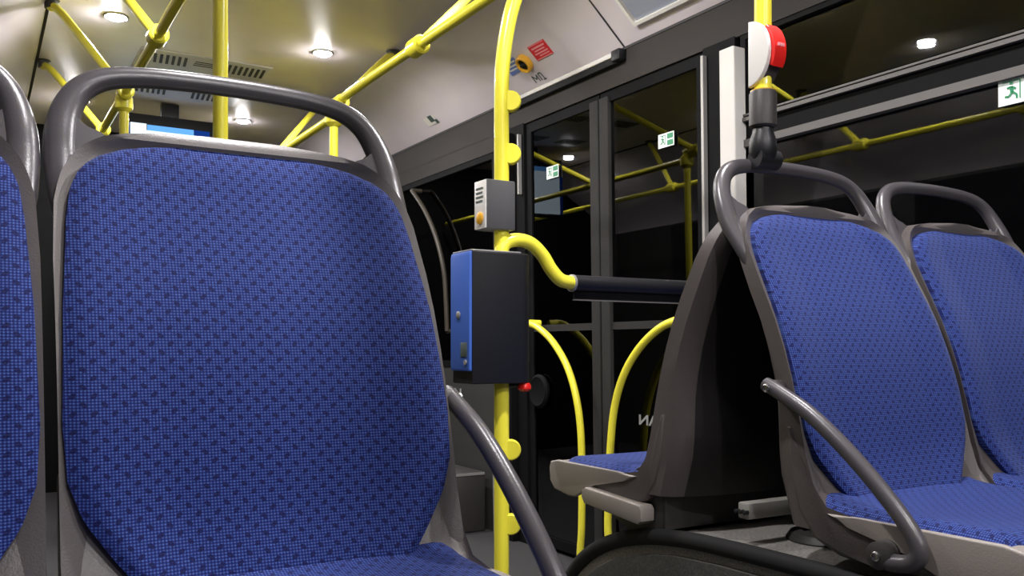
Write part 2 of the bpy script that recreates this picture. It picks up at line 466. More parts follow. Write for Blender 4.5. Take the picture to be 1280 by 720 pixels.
# dark seam strips in the ceiling
bm = bmesh.new(); box(bm, .250, .262, 2.0, 6.3, 1.412+H0, 1.4205+H0)
struct('trim_1', bm, M_['slot'])
def wbox(bm, y0, y1, z0, z1, inn=0.0, th=.04, bev=0, mi=0):
    """slab lying in the tilted right wall; inn = how far its face stands into the bus"""
    pts = [(WX(z0)-inn, z0+H0), (WX(z1)-inn, z1+H0), (WX(z1)-inn+th, z1+H0), (WX(z0)-inn+th, z0+H0)]
    prism(bm, pts, y0, y1, 'Y', bev=bev, mi=mi)
DY0, DYM, DY1 = 2.355, 2.975, 3.555        # the double door
# header band under the cove
bm = bmesh.new(); wbox(bm, Y_N, Y_F, 1.045, 1.18, .010, .06)
wbox(bm, DY1+.28, Y_F, .97, 1.05, .010, .05)
struct('trim_2', bm, M_['header'])
bm = bmesh.new(); wbox(bm, Y_N, Y_F, 1.174, 1.184, .013, .02)
struct('trim_3', bm, M_['slot'])
# lower wall panels
bm = bmesh.new(); wbox(bm, Y_N, 2.18, -.92, -.22, .0, .05); wbox(bm, DY1+.28, Y_F, -.92, -.10, .0, .05)
struct('wall_right', bm, M_['wall'])
# pillars
bm = bmesh.new(); wbox(bm, 2.160, 2.232, -.92, 1.00, .055, .10, .006)
tag(link('trim_4', bm, M_['white_trim']), kind='structure')
bm = bmesh.new(); wbox(bm, 2.20, DY0, -.92, 1.05, .012, .05)
struct('trim_5', bm, M_['frame'])
bm = bmesh.new(); wbox(bm, 2.335, 2.347, -.92, 1.02, .030, .03)
struct('trim_6', bm, M_['alu'])
bm = bmesh.new(); wbox(bm, DY1, DY1+.28, -.92, 1.05, .012, .06); wbox(bm, DY1+.09, DY1+.14, -.92, 1.02, .045, .05, .004)
struct('trim_7', bm, M_['frame'])
bm = bmesh.new(); wbox(bm, DY1+.305, DY1+.318, -.92, -.45, .02, .03); wbox(bm, DY1+.02, DY1+.03, .72, 1.0, .03, .03)
struct('trim_8', bm, M_['alu'])

def pane(parent, y0, y1, z0, z1, inn=-.012):
    bm = bmesh.new(); wbox(bm, y0, y1, z0, z1, inn, .006)
    return link('pane', bm, M_['glass'], parent, smooth=False)
def frame(parent, y0, y1, z0, z1, w, m, inn=.006, th=.03, name='frame'):
    bm = bmesh.new()
    wbox(bm, y0, y1, z1-w, z1, inn, th); wbox(bm, y0, y1, z0, z0+w, inn, th)
    wbox(bm, y0, y0+w, z0+w, z1-w, inn, th); wbox(bm, y1-w, y1, z0+w, z1-w, inn, th)
    return link(name, bm, m, parent, smooth=False)
def setting(name, loc):
    o = bpy.data.objects.new(name, None); C.objects.link(o); o['kind'] = 'structure'; o.empty_display_size = .05
    return o
w1 = setting('window_1', None)
frame(w1, -.6, 2.18, .742, 1.05, .022, M_['frame']); pane(w1, -.58, 2.16, .755, 1.03)
bm = bmesh.new(); wbox(bm, -.6, 2.18, .752, .764, .022, .03); wbox(bm, -.6, 2.18, .770, .776, .018, .03)
link('lower_rail', bm, M_['strip'], w1, smooth=False)
w2 = setting('window_2', None)
frame(w2, -.6, 2.18, -.22, .700, .02, M_['frame']); pane(w2, -.58, 2.16, -.2, .685)
bm = bmesh.new(); wbox(bm, -.6, 2.18, .668, .692, .016, .03); link('upper_rail', bm, M_['strip'], w2, smooth=False)
bm = bmesh.new(); wbox(bm, -.6, 2.18, .700, .742, .004, .04); struct('trim_9', bm, M_['frame'])
w3 = setting('window_3', None)
frame(w3, DY1+.28, 5.1, -.10, .97, .03, M_['frame']); pane(w3, DY1+.31, 5.07, -.07, .94)
w4 = setting('window_4', None)
frame(w4, 5.15, Y_F-.05, -.10, .97, .03, M_['frame']); pane(w4, 5.18, Y_F-.08, -.07, .94)
# windows behind the photographer and along the left wall (their glass shows in reflections)
for i, (a, b_) in enumerate(((-2.4, -.7), (-.6, 1.3), (1.5, 3.4), (3.6, 5.6))):
    o = setting('window_%d' % (5+i), None)
    bm = bmesh.new(); box(bm, XL, XL+.006, a, b_, H0-.15, H0+.91); link('pane', bm, M_['black'], o, smooth=False)

# double door
def leaf(name, y0, y1, sgn):
    d = setting(name, None)
    frame(d, y0, y1, -.90, 1.045, .045, M_['frame'], .0, .035)
    wl = (y0, y0+.058) if sgn > 0 else (y1-.058, y1)      # meeting stile
    bm = bmesh.new(); wbox(bm, wl[0], wl[1], -.90, 1.02, .010, .03, .004)
    link('meeting_stile', bm, M_['post'], d)
    pane(d, y0+.045, y1-.045, -.855, 1.0, -.008)
    bm = bmesh.new(); wbox(bm, y0+.06, y1-.05, .075, .105, -.002, .012)
    link('cross_bar', bm, M_['post'], d, smooth=False)
    return d
dR = leaf('door_1', DY0, DYM-.005, -1)
dL = leaf('door_2', DYM+.005, DY1, 1)

def ray(px): return (px-640)/1119.0
def onwall(px, py, inn=0.0):
    """point where the sight line of a photo position meets the tilted right wall, inn into the room"""
    r = ray(px); k = (435-py)/1119.0
    zc = (RX+TILT*1.18-inn)/((S_+r*C_)+TILT*k)
    return Vector((zc*(S_+r*C_), zc*(C_-r*S_), k*zc))
def onY(px, py, Y):
    r = ray(px); zc = Y/(C_-r*S_); return Vector((zc*(S_+r*C_), Y, (435-py)/1119.0*zc))
def onX(px, py, X):
    r = ray(px); zc = X/(S_+r*C_); return Vector((X, zc*(C_-r*S_), (435-py)/1119.0*zc))
def onZ(px, py, Z):
    zc = Z*1119.0/(435-py); r = ray(px); return Vector((zc*(S_+r*C_), zc*(C_-r*S_), Z))
up = lambda v: Vector((v[0], v[1], v[2]+H0))

# curved yellow handles on the door leaves
def door_handle(d, pix):
    bm = bmesh.new()
    P = [up(onwall(x, y, .075)) for x, y in pix]
    P = P+[P[-1]+Vector((.06, 0, -.02))]
    P = [P[0]+Vector((.06, 0, 0))]+P
    tube(bm, P, .0150, seg=16, sm=7)
    link('curved_handle', bm, M_['yellow'], d)
door_handle(dL, [(661, 404), (672, 409), (690, 426), (708, 456), (720, 495), (726, 540), (727.5, 600), (727, 660), (726, 700)])
door_handle(dR, [(872, 395), (850, 399), (825, 410), (800, 434), (780, 468), (768, 510), (763, 560), (761, 610), (761, 675)])
# added disc standing in for a ring reflected in the left leaf
bm = bmesh.new(); p = up(onwall(676, 489, .0)); lathe(bm, p, [(.075, 0), (.078, .012), (.066, .022), (.05, .016), (.0, .016)], (-1, 0, 0), seg=32)
tag(link('reflection_ring', bm, M_['frame'], dL), None)

def text_mesh(name, txt, size, m, parent, mw, depth=.0008):
    cu = bpy.data.curves.new(name, 'FONT'); cu.body = txt; cu.size = size; cu.extrude = depth
    cu.align_x = 'CENTER'; cu.align_y = 'CENTER'; cu.offset = size*.018
    to = bpy.data.objects.new(name+'_tmp', cu); C.objects.link(to)
    dg = bpy.context.evaluated_depsgraph_get(); me = bpy.data.meshes.new_from_object(to.evaluated_get(dg))
    bpy.data.objects.remove(to); me.materials.clear(); me.materials.append(m); me.name = name
    me.transform(mw)
    o = bpy.data.objects.new(name, me); C.objects.link(o)
    if parent: o.parent = parent
    return o
def wall_basis(p, mirror=False):
    """text plane lying on the right wall, read from inside the bus (text runs towards -y)"""
    ex = Vector((0, -1, 0)) * (-1 if mirror else 1); ez = Vector((-TILT, 0, 1)).normalized(); n = ex.cross(ez)
    m = Matrix((ex, ez, n)).transposed().to_4x4(); m.translation = p; return m
p = up(onwall(563, 491, .004))
tag(text_mesh('lettering', 'MAN', .070, M_['letter'], None, wall_basis(p) @ Matrix.Diagonal((1.7, 1, 1, 1))), 'white raised MAN lettering on the grey panel left of the doors', 'lettering')
p = up(onwall(817, 527, .001))  # mirrored letters modelled on the pane to stand for a logo's reflection
text_mesh('lettering', 'MAN', .055, M_['letter'], dR, wall_basis(p, True) @ Matrix.Diagonal((1.5, 1, 1, 1)))['label'] = 'white mirrored MAN lettering added on the glass in place of a reflected logo'

# green escape stickers
def exit_sticker(parent, px, py, wy, h, top=False):
    """plate centred at the photo point, lying on the glass"""
    c = onwall(px, py, .0)
    def plate(y0, y1, z0, z1, inn):
        bm = bmesh.new(); wbox(bm, y0, y1, z0, z1, inn, .0015); return bm
    y, z = c.y, c.z
    A = link('sticker', plate(y-wy/2, y+wy/2, z-h/2, z+h/2, .002), M_['sticker_white'], parent, smooth=False)
    a = y+wy/2; k = h*.09
    link('green_field', plate(y-wy/2+k, a-h*1.0, z-h/2+k, z-h*.06, .0035), M_['sticker_green'], A, smooth=False)
    link('green_field', plate(y-wy/2+k, a-h*1.0, z+h*.06, z+h/2-k, .0035), M_['sticker_green'], A, smooth=False)
    # running figure through a doorway
    bm = bmesh.new()
    def bar(p, q, w=.07):
        q0 = Vector((a-h*.5-(p[0])*h, z+p[1]*h)); q1 = Vector((a-h*.5-(q[0])*h, z+q[1]*h))
        d = (q1-q0).normalized(); n = Vector((-d.y, d.x))*w*h/2
        cs = [q0+n, q1+n, q1-n, q0-n]
        vs = [bm.verts.new((WX(v.y)-.0042, v.x, v.y+H0)) for v in cs]; bm.faces.new(vs)
    bar((.0, .14), (.03, -.08), .13); bar((.03, -.06), (.2, -.18)); bar((.2, -.18), (.2, -.33)); bar((.03, -.06), (-.08, -.2)); bar((-.08, -.2), (-.24, -.2))
    bar((0, .13), (.17, .04)); bar((0, .13), (-.16, .1)); bar((-.01, .22), (.01, .32), .11)
    bar((-.32, .34), (.32, .34), .04); bar((.32, .34), (.32, -.34), .04)
    link('running_figure', bm, M_['sticker_green'], A, smooth=False)
    return A
tag(exit_sticker(dR, 833, 175, .088, .052), None)
tag(exit_sticker(dL, 691, 215, .095, .055), None)
s3 = exit_sticker(None, 1286, 108, .15, .068)
s3.name = 'exit_sticker'
tag(s3, 'green and white emergency exit sticker at the top of the right window', 'sticker')

# ---------------------------------------------------------------- stickers and fittings on the right cove
cA, cB = Vector((2.20, 1.18)), Vector((2.02, 1.341))
cd = (cB-cA).normalized(); cn = Vector((-cd.y, cd.x))   # cn points into the room
if cn.x > 0: cn = -cn
def oncove(px, py):
    r = ray(px); k = (435-py)/1119.0
    # plane: dot((X,Z)-cA, cn) = 0
    zc = cA.dot(cn)/((S_+r*C_)*cn.x+k*cn.y)
    X, Y, Z = zc*(S_+r*C_), zc*(C_-r*S_), k*zc
    return Y, (Vector((X, Z))-cA).dot(cd)
def cove_pt(y, t, off=0):
    off -= .0085
    q = cA+cd*t+cn*off; return Vector((q.x, y, q.y+H0))
def cove_plate(bm, y0, y1, t0, t1, o0, o1, mi=0):
    vs = [bm.verts.new(cove_pt(y, t, o)) for y in (y0, y1) for t in (t0, t1) for o in (o0, o1)]
    for q in ((0,1,3,2),(4,6,7,5),(0,4,5,1),(2,3,7,6),(0,2,6,4),(1,5,7,3)): bm.faces.new([vs[i] for i in q]).material_index = mi
def cove_sticker(name, px, py, wy, wt, m, label, cat, lines=(), lm=None):
    y, t = oncove(px, py); bm = bmesh.new(); cove_plate(bm, y-wy/2, y+wy/2, t-wt/2, t+wt/2, .009, .0105)
    o = link(name, bm, m, None, smooth=False); tag(o, label, cat)
    if lines:
        bm = bmesh.new()
        for (a, b_, c, d) in lines: cove_plate(bm, y+wy*(a-.5), y+wy*(b_-.5), t+wt*(c-.5), t+wt*(d-.5), .0105, .0112)
        link('print', bm, lm, o, smooth=False)
    return o
rd = [(.12, .88, .70, .80), (.2, .8, .52, .60), (.12, .88, .34, .42), (.12, .7, .18, .25), (.05, .95, .93, .97), (.05, .95, .03, .07)]
cove_sticker('warning_sticker', 675.5, 62.5, .125, .075, M_['sticker_red'], 'red rectangular notice sticker right of the round emergency release', 'sticker', rd, M_['sticker_pink'])
cove_sticker('notice_sticker', 641, 83, .10, .075, M_['sticker_blue'], 'pale blue notice sticker left of the round emergency release, half behind the pole', 'sticker',
             [(.1, .9, .72, .82), (.1, .8, .48, .58), (.1, .9, .25, .35)], M_['white'])
y, t = oncove(673, 97)
bm = bmesh.new()
for q0, q1 in (((0, 0), (0, 1)), ((0, 1), (.3, .35)), ((.3, .35), (.5, 1)), ((.5, 1), (.5, 0)), ((.72, 0), (.72, 1)), ((.72, 1), (.98, 1)), ((.98, 1), (1.05, 0)), ((.9, 0), (1.2, 0))):
    a = Vector((y+.035-q0[0]*.07, t-.018+q0[1]*.036)); b_ = Vector((y+.035-q1[0]*.07, t-.018+q1[1]*.036))
    d = (b_-a).normalized(); n = Vector((-d.y, d.x))*.0035
    bm.faces.new([bm.verts.new(cove_pt(v.x, v.y, .0098)) for v in (a+n, b_+n, b_-n, a-n)])
tag(link('pictogram_marking', bm, M_['darkprint'], None, smooth=False), 'small dark printed marking below the red notice sticker', 'marking')
y, t = oncove(540, 154)
bm = bmesh.new()
cove_plate(bm, y-.07, y+.05, t-.01, t+.04, .009, .0105)
o = link('pictogram_sticker', bm, M_['white'], None, smooth=False); tag(o, 'small white sticker with dark pictogram on the cove beyond the pole', 'sticker')
bm = bmesh.new(); cove_plate(bm, y-.05, y-.005, t+.005, t+.045, .0105, .0115); cove_plate(bm, y-.075, y-.05, t-.012, t+.012, .0105, .0115)
link('print', bm, M_['darkprint'], o, smooth=False)
# round emergency release
y, t = oncove(657, 78)
ek = thing('emergency_release_knob', cove_pt(y, t, .009), 'round yellow emergency door release with dark recess on the cove', 'emergency release')
ax = Vector((cn.x, 0, cn.y))
bm = bmesh.new(); lathe(bm, (0, 0, 0), [(.043, 0), (.042, .020), (.036, .026), (.028, .024), (.027, .006)], ax, seg=32)
link('collar', bm, M_['amber'], ek)
bm = bmesh.new(); lathe(bm, ax*.006, [(.027, 0), (.027, .009), (.01, .010)], ax, seg=24)
tag(link('recess', bm, M_['black'], ek), 'dark recess')
bm = bmesh.new(); tube(bm, [ax*.016+Vector((0, -.022, 0)), ax*.02, ax*.016+Vector((0, .022, 0))], .006, seg=10)
link('grip', bm, M_['black'], ek)
# seam across the cove and framed ceiling flap
ys, _ = oncove(780, 58)
bm = bmesh.new(); cove_plate(bm, ys-.004, ys+.004, .0, .243, .004, .0102)
struct('trim_10', bm, M_['slot'])
yf, tf = oncove(795, 31)
fl = thing('ceiling_flap', cove_pt(yf-.4, tf+.1, .009), 'pale framed bluish flap in the cove above the right pillar', 'ceiling flap')
fl_off = -fl.location
def child_cove(name, plates, m, parent):
    bm = bmesh.new()
    for q in plates: cove_plate(bm, *q)
    o = link(name, bm, m, parent, smooth=False); o.data.transform(Matrix.Translation(-parent.location)); return o
child_cove('flap_panel', [(yf-1.0, yf-.02, tf+.014, .24, .006, .012)], M_['poster'], fl)
child_cove('flap_frame', [(yf-1.0, yf, tf, tf+.014, .006, .022), (yf-.014, yf, tf+.014, .26, .006, .022), (yf-1.0, yf-.98, tf+.014, .24, .006, .022)], M_['white'], fl)
# door mechanism cover strip
ya, ta = oncove(657, 121); yb, tb = oncove(776, 66)
dm = thing('door_header_strip', (2.17, (ya+yb)/2, 1.17+H0), 'pale metal strip with black slot above the double door', 'door header strip')
bm = bmesh.new(); box(bm, -.012, .012, yb-(ya+yb)/2, 3.75-(ya+yb)/2, -.020, .000, .004); link('pale_lip', bm, M_['white_trim'], dm)
bm = bmesh.new(); box(bm, -.004, .02, yb-(ya+yb)/2-.02, 3.75-(ya+yb)/2, -.045, -.019, .003); link('black_slot', bm, M_['black'], dm)
bm = bmesh.new(); box(bm, -.018, .02, yb-(ya+yb)/2-.055, yb-(ya+yb)/2, -.040, .004, .006); link('end_cap', bm, M_['blackplastic'], dm)

# ---------------------------------------------------------------- ceiling lamps
LX = (.515, 1.43); LY = (5.66, 4.16, 2.66, 1.16, -.34, -1.84)
for i, ly in enumerate(LY):
    for j, lx in enumerate(LX):
        nm = {(0, 1): 'small round ceiling lamp farthest down the bus, low between handle and headrest',
              (1, 0): 'round ceiling lamp at the upper left, above the slanting yellow bars',
              (1, 1): 'round ceiling lamp in the middle of the ceiling right of the yellow pole'}.get((i, j), 'round recessed ceiling lamp of the %s row' % ('aisle' if j else 'left'))
        t_ = thing('ceiling_lamp', (lx, ly, 1.42+H0), nm, 'ceiling lamp', 'round ceiling lamps')
        bm = bmesh.new(); lathe(bm, (0, 0, -.006), [(.052, .006), (.052, .003), (.046, 0), (.040, .003), (.040, .006)], seg=32); link('bezel', bm, M_['alu'], t_)
        bm = bmesh.new(); lathe(bm, (0, 0, 0), [(.038, 0), (.036, -.007), (.028, -.013), (.014, -.017), (.0, -.018)], seg=28); link('lens', bm, M_['lens'], t_)
        ld = bpy.data.lights.new('lamp_light', 'AREA'); ld.shape = 'DISK'; ld.size = .07; ld.energy = 11; ld.color = (1, .965, .985)
        lo = bpy.data.objects.new('lamp_light', ld); C.objects.link(lo); lo.parent = t_; lo.location = (0, 0, -.022)

# ---------------------------------------------------------------- ceiling vent panel + monitor
v = thing('ceiling_vent_panel', (.97, 4.93, 1.42+H0), 'grey ceiling panel with four slotted air grilles above the passenger screen', 'vent panel')
bm = bmesh.new(); box(bm, -.30, .32, -.42, .42, -.006, .0, .003); link('panel', bm, M_['vent'], v)
for cx, cy in ((-.18, -.30), (.20, -.30), (-.18, .28), (.14, .28)):
    bm = bmesh.new()
    for k in range(7):
        x = cx-.085+k*.028
        vs = [(x, cy-.07), (x+.014, cy-.07), (x+.030, cy+.07), (x+.016, cy+.07)]
        prism(bm, vs, -.0085, -.005, 'Z')
    link('grille', bm, M_['slot'], v, smooth=False)
bm = bmesh.new()
for k in range(3): box(bm, -.04, .10, -.34+k*.03, -.33+k*.03, -.0075, -.005)
link('printed_lines', bm, M_['slot'], v, smooth=False)

YS = 5.45
a = onY(163, 150, YS); b_ = onY(262, 168, YS)
mo = thing('passenger_monitor', W((a.x+b_.x)/2, YS, 1.36), 'flat passenger information screen lit blue and white, hanging from ceiling', 'monitor')
hw = (b_.x-a.x)/2; zt = a.z-.015; z_ = lambda z: z-1.36
bm = bmesh.new(); box(bm, -hw-.03, hw+.03, 0.004, .07, z_(zt-.36), z_(zt+.06), .006); link('housing', bm, M_['blackplastic'], mo)
bm = bmesh.new(); box(bm, -.05, .05, .02, .06, z_(zt+.02), z_(1.415), .004); link('ceiling_mount', bm, M_['blackplastic'], mo)
bm = bmesh.new(); box(bm, -hw, hw, -.002, .006, z_(zt-.34), z_(zt-.032)); link('screen', bm, M_['screen_white'], mo, smooth=False)
bm = bmesh.new(); box(bm, -hw+.09, hw-.09, -.003, .005, z_(zt-.032), z_(zt)); link('title_bar', bm, M_['screen_blue'], mo, smooth=False)
bm = bmesh.new(); box(bm, -hw, -hw+.085, -.003, .005, z_(zt-.04), z_(zt+.004)); link('screen_corner', bm, M_['screen_white'], mo, smooth=False)
bm = bmesh.new(); box(bm, hw-.085, hw, -.003, .005, z_(zt-.032), z_(zt)); link('clock_field', bm, M_['screen_navy'], mo, smooth=False)
bm = bmesh.new(); box(bm, -hw-.025, -hw-.002, -.003, .005, z_(zt-.34), z_(zt)); link('side_glow', bm, M_['screen_navy'], mo, smooth=False)

# ---------------------------------------------------------------- grab rails and poles
def clamp(bm, p, d, r=.026, l=.05):
    d = Vector(d).normalized(); lathe(bm, Vector(p)-d*l/2, [(r*.8, 0), (r, .006), (r, l-.006), (r*.8, l)], d, seg=20)
def rail_thing(name, pts, r, label, cat, group, m='yellow', sm=6):
    o = thing(name, pts[0], label, cat, group)
    bm = bmesh.new(); tube(bm, [Vector(p)-Vector(pts[0]) for p in pts], r, seg=18, sm=sm); link('tube', bm, M_[m], o); return o
def part_rel(o, name, fn, m):
    bm = bmesh.new(); fn(bm); bmesh.ops.translate(bm, verts=bm.verts[:], vec=-o.location); return link(name, bm, M_[m], o)
# right overhead rail
RR = rail_thing('overhead_rail', [W(1.257, -1.5, 1.0), W(1.257, 1.5, 1.0), W(1.257, 3.35, 1.0), W(1.257, 3.52, .965), W(1.257, 3.75, .945), W(1.257, 6.3, .945)], .0165,
                'yellow overhead grab rail running down the bus right of the ceiling lamps', 'grab rail', 'overhead grab rails', sm=5)
LR = rail_thing('overhead_rail', [W(.50, -1.5, 1.0), W(.50, 2, 1.0), W(.50, 6.3, 1.0)], .0165,
                'olive-shaded yellow overhead grab rail running away at the upper left', 'grab rail', 'overhead grab rails', sm=2)
def bracket(o, p, q, r=.0165):
    p, q = up(p), up(q)
    m1 = p.lerp(q, .12)+Vector((0, 0, .0)); m2 = p.lerp(q, .85)
    part_rel(o, 'ceiling_bracket', lambda bm: tube(bm, [p, m1, m2, q+Vector((0, 0, -.03)), q], r, seg=16, sm=5), 'yellow')
    part_rel(o, 'clamp', lambda bm: clamp(bm, p, (0, 1, 0), .031, .075), 'yellow')
    part_rel(o, 'end_cap', lambda bm: lathe(bm, q+Vector((0, 0, -.035)), [(.024, 0), (.024, .03), (.034, .034), (.034, .037)], (0, 0, 1), seg=20), 'grey')
bracket(RR, Vector((1.257, 2.71, 1.0)), Vector((1.70, 3.06, 1.42)))
bracket(RR, Vector((1.257, 3.45, .985)), Vector((1.71, 3.96, 1.415)))
bracket(RR, Vector((1.257, 4.32, .945)), Vector((1.72, 5.04, 1.42)))
bracket(LR, Vector((.50, 3.05, 1.0)), Vector((.36, 3.55, 1.42)))
bracket(LR, Vector((.50, 3.78, 1.0)), Vector((.262, 4.10, 1.42)))
bracket(LR, Vector((.50, 4.50, 1.0)), Vector((.285, 4.98, 1.42)))
# poles
def pole(x, y, z0, z1, label, r=.0175, name='grab_pole'):
    o = thing(name, (x, y, z0+H0), label, 'grab pole', 'yellow vertical poles')
    bm = bmesh.new(); tube(bm, [(0, 0, 0), (0, 0, z1-z0)], r, seg=20); link('tube', bm, M_['yellow'], o)
    return o
q = onX(275.5, 80, .50)
P1 = pole(q.x, q.y, -.92, .985, 'straight yellow pole rising behind the large foreground seat')
part_rel(P1, 'clamp', lambda bm: clamp(bm, W(q.x, q.y, 1.0), (0, 1, 0), .031, .075), 'yellow')
part_rel(P1, 'foot_flange', lambda bm: lathe(bm, (q.x, q.y, 0), [(.05, 0), (.05, .006), (.022, .012), (.022, .04)]), 'yellow')
P2 = pole(.50, 3.81, -.92, .97, 'far yellow pole in front of the passenger screen')
part_rel(P2, 'clamp', lambda bm: lathe(bm, W(.50, 3.81, .93), [(.02, 0), (.033, .012), (.033, .055), (.02, .068)]), 'yellow')
P3 = pole(1.257, 3.52, -.92, .93, 'yellow pole seen under the right end of the foreground seat handle')
part_rel(P3, 'clamp', lambda bm: lathe(bm, W(1.257, 3.52, .905), [(.02, 0), (.036, .014), (.036, .055), (.02, .07)]), 'yellow')

# the pole by the door with validator, button box and disc lugs
zc = 2.12; r_ = ray(627); px_, py_ = zc*(S_+r_*C_), zc*(C_-r_*S_)
PD = thing('grab_pole', (px_, py_, 0), 'yellow pole by the doors carrying the blue and black ticket validator', 'grab pole', 'yellow vertical poles')
bm = bmesh.new()
pts = [(0, 0, 0), (0, 0, .3), (0, 0, .6), (0, 0, 1.0), (0, 0, H0+.40), (0, 0, H0+.58), (.002, 0, H0+.66)]
pts += [(.012, 0, H0+.74), (.032, 0, H0+.82), (.07, 0, H0+.90), (1.257-px_-.04, 0, H0+.97), (1.257-px_, 0, H0+1.0)]
tube(bm, pts, .0178, seg=22, sm=6); link('tube', bm, M_['yellow'], PD)
part_rel(PD, 'clamp', lambda bm: clamp(bm, W(1.257, py_, 1.0), (0, 1, 0), .031, .075), 'yellow')
part_rel(PD, 'foot_flange', lambda bm: lathe(bm, (px_, py_, 0), [(.05, 0), (.05, .006), (.024, .012), (.024, .04)]), 'yellow')
view = Vector((-S_, -C_, 0))
ex = Vector((C_, -S_, 0))
for y in (127, 193, 562, 655):
    c = Vector((0, 0, H0+(435-y)/1119*zc))+ex*.0215
    bm = bmesh.new(); lathe(bm, c-view*.011, [(.022, 0), (.0245, .003), (.0245, .019), (.022, .022)], view, seg=28)
    link('disc_lug', bm, M_['yellow'], PD)
# S-shaped rail into the padded bar
sb = thing('padded_barrier_rail', (px_, py_, H0+.163), 'dark padded bar with yellow swan-neck end running from the validator pole to the wall', 'barrier rail')
def zz(y): return (435-y)/1119*zc
bm = bmesh.new()
pxs = [(626, 330), (626.5, 314), (633, 303), (648, 300), (664, 305), (678, 319), (689, 337), (701, 350), (717, 354)]
pl = []
for i, (x, y) in enumerate(pxs):
    Yk = py_-.004; w = onY(x, y, Yk); pl.append(Vector((w.x-px_, Yk-py_, w.z-.163)))
tube(bm, pl, .0165, seg=18, sm=6); link('swan_neck', bm, M_['yellow'], sb)
w = onY(717, 354, py_)
bm = bmesh.new(); tube(bm, [(w.x-px_-.004, 0, w.z-.163), (WX(.16)-px_-.005, 0, w.z-.163)], .0205, seg=20); link('padded_bar', bm, M_['blackplastic'], sb)
bm = bmesh.new(); lathe(bm, (w.x-px_-.010, 0, w.z-.163), [(.0175, 0), (.0215, .002), (.0215, .008), (.0175, .01)], (1, 0, 0), seg=20); link('end_ring', bm, M_['alu'], sb)
bm = bmesh.new(); box(bm, w.x-px_, WX(.12)-px_-.02, -.003, .003, w.z-.163-.040, w.z-.163-.012); link('lower_flange', bm, M_['frame'], sb)
bm = bmesh.new(); box(bm, w.x-px_, WX(.12)-px_-.02, -.005, .005, w.z-.163-.043, w.z-.163-.040); link('edge_strip', bm, M_['strip'], sb)
# ticket validator
vz0, vz1 = zz(476)-.005, zz(318)
va = thing('ticket_validator', (px_, py_, H0+vz0), 'black ticket validator with blue front mounted on the yellow pole', 'ticket validator')
hgt = vz1-vz0
def vbox(bm, x0, x1, y0, y1, z0, z1, b): box(bm, x0, x1, y0, y1, z0, z1, b, 3)
bm = bmesh.new()
prof = [(-.104, -.048), (.030, -.048), (.050, -.040), (.064, -.020), (.064, .02), (.050, .040), (.030, .048), (-.104, .048)]
prism(bm, prof, 0, hgt, 'Z', bev=.004); link('body', bm, M_['blackplastic'], va)
bm = bmesh.new()
prism(bm, [(-.103, .030), (-.103, hgt), (-.110, hgt-.003), (-.112, hgt-.012), (-.112, .036), (-.110, .030)], -.046, .047, 'Y', bev=.003); link('blue_front', bm, M_['blue'], va)
bm = bmesh.new(); box(bm, -.106, .026, -.047, .047, hgt-.001, hgt+.003, .0015); link('top_plate', bm, M_['alu'], va)
bm = bmesh.new(); lathe(bm, (-.112, .005, hgt*.52), [(.009, 0), (.009, .002), (.006, .004)], (-1, 0, 0), seg=18); link('keyhole', bm, M_['alu'], va)
bm = bmesh.new(); box(bm, -.1135, -.111, -.036, -.006, .062, .095, .001); link('card_symbol', bm, M_['darkprint'], va)
bm = bmesh.new(); lathe(bm, (-.112, -.03, .050), [(.006, 0), (.006, .003)], (-1, 0, 0), seg=14); link('screw', bm, M_['alu'], va)
# red button below the validator
rb = thing('red_push_button', (px_, py_, H0+zz(487)), 'small red button at the lower right corner of the ticket validator', 'push button')
bm = bmesh.new(); lathe(bm, ex*.054+Vector((0, 0, .016)), [(.012, 0), (.016, -.006), (.016, -.014), (.010, -.02)], (0, 0, 1), seg=20); link('button', bm, M_['red'], rb)
bm = bmesh.new(); tube(bm, [ex*.012+Vector((0, 0, .01)), ex*.054+Vector((0, 0, .012))], .005, seg=10); link('stalk', bm, M_['blackplastic'], rb)
# grey call box above it
cz0, cz1 = zz(289), zz(228)
cb = thing('call_button_box', (px_, py_, H0+cz0), 'small grey box with white front and amber button above the validator', 'button box')
ch = cz1-cz0
bm = bmesh.new(); box(bm, -.056, .022, -.027, .027, 0, ch, .003); link('housing', bm, M_['grey'], cb)
bm = bmesh.new(); box(bm, -.059, -.055, -.026, .026, .002, ch-.002, .001); link('front_plate', bm, M_['white'], cb)
bm = bmesh.new(); lathe(bm, (-.059, -.003, .026), [(.014, 0), (.014, .004), (.008, .007)], (-1, 0, 0), seg=22); link('button', bm, M_['amber'], cb)
bm = bmesh.new()
for k in range(4): box(bm, -.0598, -.0585, -.016+.003*(k % 2), .018, ch-.022-.010*k, ch-.018-.010*k)
link('printed_text', bm, M_['darkprint'], cb, smooth=False)

# the pole clamped on the seat handle, with stop button
X4, Y4 = 1.315, 1.245
P4 = thing('grab_pole', W(X4, Y4, .378), 'short yellow pole with grey sleeve clamped onto the seat handle at right', 'grab pole', 'yellow vertical poles')
bm = bmesh.new(); tube(bm, [(0, 0, .10), (0, 0, .4), (0, 0, .56), (-.01, 0, .60), (-.043, 0, .615)], .0165, seg=20, sm=4); link('tube', bm, M_['yellow'], P4)
part_rel(P4, 'clamp', lambda bm: clamp(bm, W(1.257, Y4, 1.0), (0, 1, 0), .031, .075), 'yellow')
bm = bmesh.new(); lathe(bm, (0, 0, .05), [(.022, 0), (.0265, .004), (.0265, .066), (.0235, .072)], seg=26); link('sleeve', bm, M_['shell_dark'], P4)
bm = bmesh.new(); lathe(bm, (0, 0, .116), [(.0240, 0), (.0240, .007), (.018, .009)], seg=26); link('copper_ring', bm, M_['yellow_dark'], P4)
